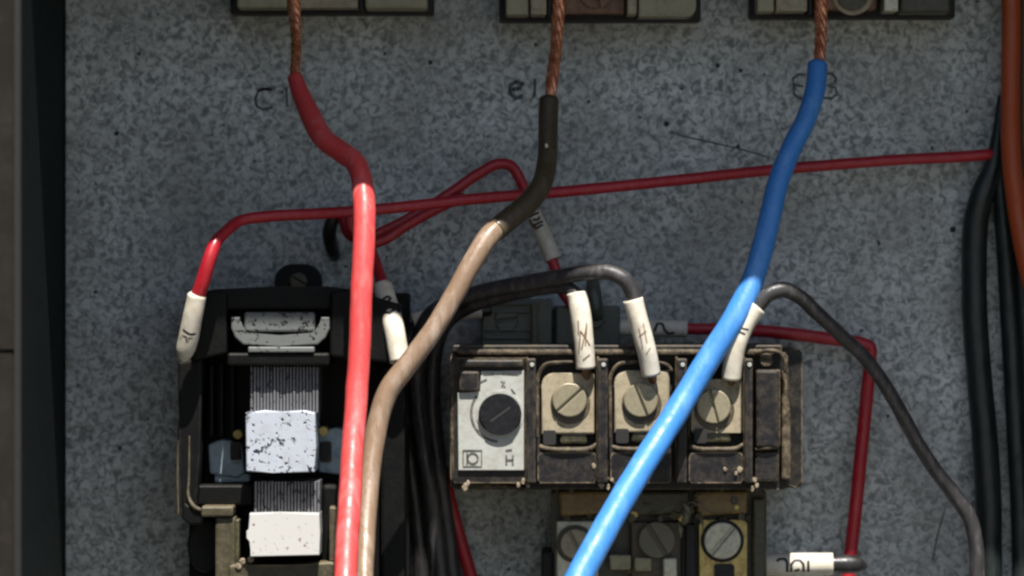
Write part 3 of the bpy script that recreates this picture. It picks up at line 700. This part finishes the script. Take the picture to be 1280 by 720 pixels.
slv = [(601, 388, 78, 10.5), (575, 390, 82, 10.5), (545, 395, 85, 10.5), (516, 402, 88, 10.5)]
tube('marker_sleeve', slv, 'marker', t, 3, 24, hollow=0.8)
t = thing('relay_wire', 'black wire with a horizontal white marker in the bottom right corner', 'wire', (1000, 705, 60), BW)
tube('insulation', [(925, 706, 66, 9.5), (950, 705, 66, 9.5), (1000, 705, 66, 9), (1042, 705, 66, 10.5), (1060, 705, 64, 11.5), (1072, 706, 62, 10), (1080, 708, 58, 6)], 'black_pvc', t, 3, 22, wob=0.08, seed=12)
slv = [(956, 706, 66, 14), (1000, 705.5, 66, 14.4), (1041, 705, 66, 14)]
s_ = tube('marker_sleeve', slv, 'marker', t, 3, 26, hollow=0.75)
glyphs_on_tube('printed_mark', slv, 14.4, [[(0, -5), (4, -8), (10, -8), (13, -4), (13, 9)], [(18, 9), (18, -1), (22, -6), (29, -6), (33, -1), (33, 9)], [(22, 8), (28, 5)], [(39, -6), (39, 9)]], 'ink', s_, 14, 3.4)
t = thing('control_wire', 'short thin red wire hooked beside the black stub behind the thick red wire', 'wire', (436, 280, 60), CW)
tube('insulation', [(446, 258, 90, 6), (440, 266, 98, 6.6), (437, 280, 100, 6.8), (444, 292, 100, 6.8), (462, 304, 92, 6.6), (480, 300, 90, 6.6), (505, 284, 84, 6.4), (545, 262, 78, 6.4), (580, 246, 74, 6)], 'thin_red_pvc', t, 3, 18, wob=0.05, seed=14)
t = thing('black_stub_wire', 'short curled black wire end beside the red wire above the contactor', 'wire', (415, 295, 30))
tube('insulation', [(428, 262, 48, 6), (418, 272, 50, 8), (412, 288, 44, 9), (413, 302, 30, 9), (417, 316, 12, 8), (419, 321, 3, 7)], 'black_pvc', t, 3, 18)

# ================================================================== cable bundle at the right edge
t = thing('black_cable', 'thickest black cable of the bundle, bulging left at the right edge', 'cable', (1222, 400, 25), 'cables down the right edge')
tube('sheath', [(1252, 120, 26, 5), (1248, 165, 30, 8), (1242, 205, 32, 11), (1229, 240, 30, 14.5), (1220, 275, 26, 16), (1218, 320, 24, 16), (1219, 400, 24, 16), (1225, 480, 24, 16), (1232, 560, 24, 16.5), (1236, 640, 24, 16.5), (1236, 720, 24, 16.5), (1236, 780, 24, 16.5)], 'cable_pvc', t, 4, 26, wob=0.03)
t = thing('black_cable', 'slimmer black cable just right of the thick one, beneath the orange', 'cable', (1262, 400, 25), 'cables down the right edge')
tube('sheath', [(1252, 160, 14, 6), (1250, 200, 18, 9), (1252, 250, 20, 11), (1257, 310, 20, 12), (1261, 380, 20, 12), (1266, 470, 20, 12), (1271, 560, 20, 12), (1275, 640, 20, 12), (1278, 780, 20, 12)], 'cable_pvc', t, 4, 24, wob=0.03, seed=2)
t = thing('black_cable', 'black cable at the very right edge, half out of frame', 'cable', (1284, 500, 25), 'cables down the right edge')
tube('sheath', [(1270, 250, 16, 8), (1277, 340, 18, 10), (1283, 440, 18, 10), (1287, 560, 18, 10), (1292, 780, 18, 10)], 'cable_pvc', t, 4, 24, wob=0.03, seed=3)
t = thing('orange_cable', 'orange cable hanging in the upper right corner over the black cables', 'cable', (1265, 150, 60))
tube('sheath', [(1264, -60, 62, 12), (1264, 40, 62, 12), (1263, 120, 62, 12), (1264, 190, 62, 12.5), (1270, 250, 60, 12.5), (1280, 310, 56, 12.5), (1296, 380, 50, 12.5), (1320, 480, 40, 12.5)], 'orange_pvc', t, 4, 26, wob=0.04)
t = thing('brown_orange_cable', 'duller orange cable at the top right edge, right of the brighter one', 'cable', (1283, 100, 45))
tube('sheath', [(1284, -60, 46, 9), (1283, 60, 46, 9), (1283, 180, 46, 9), (1292, 280, 44, 9), (1310, 380, 40, 9)], 'rust', t, 4, 22, wob=0.04, seed=5)
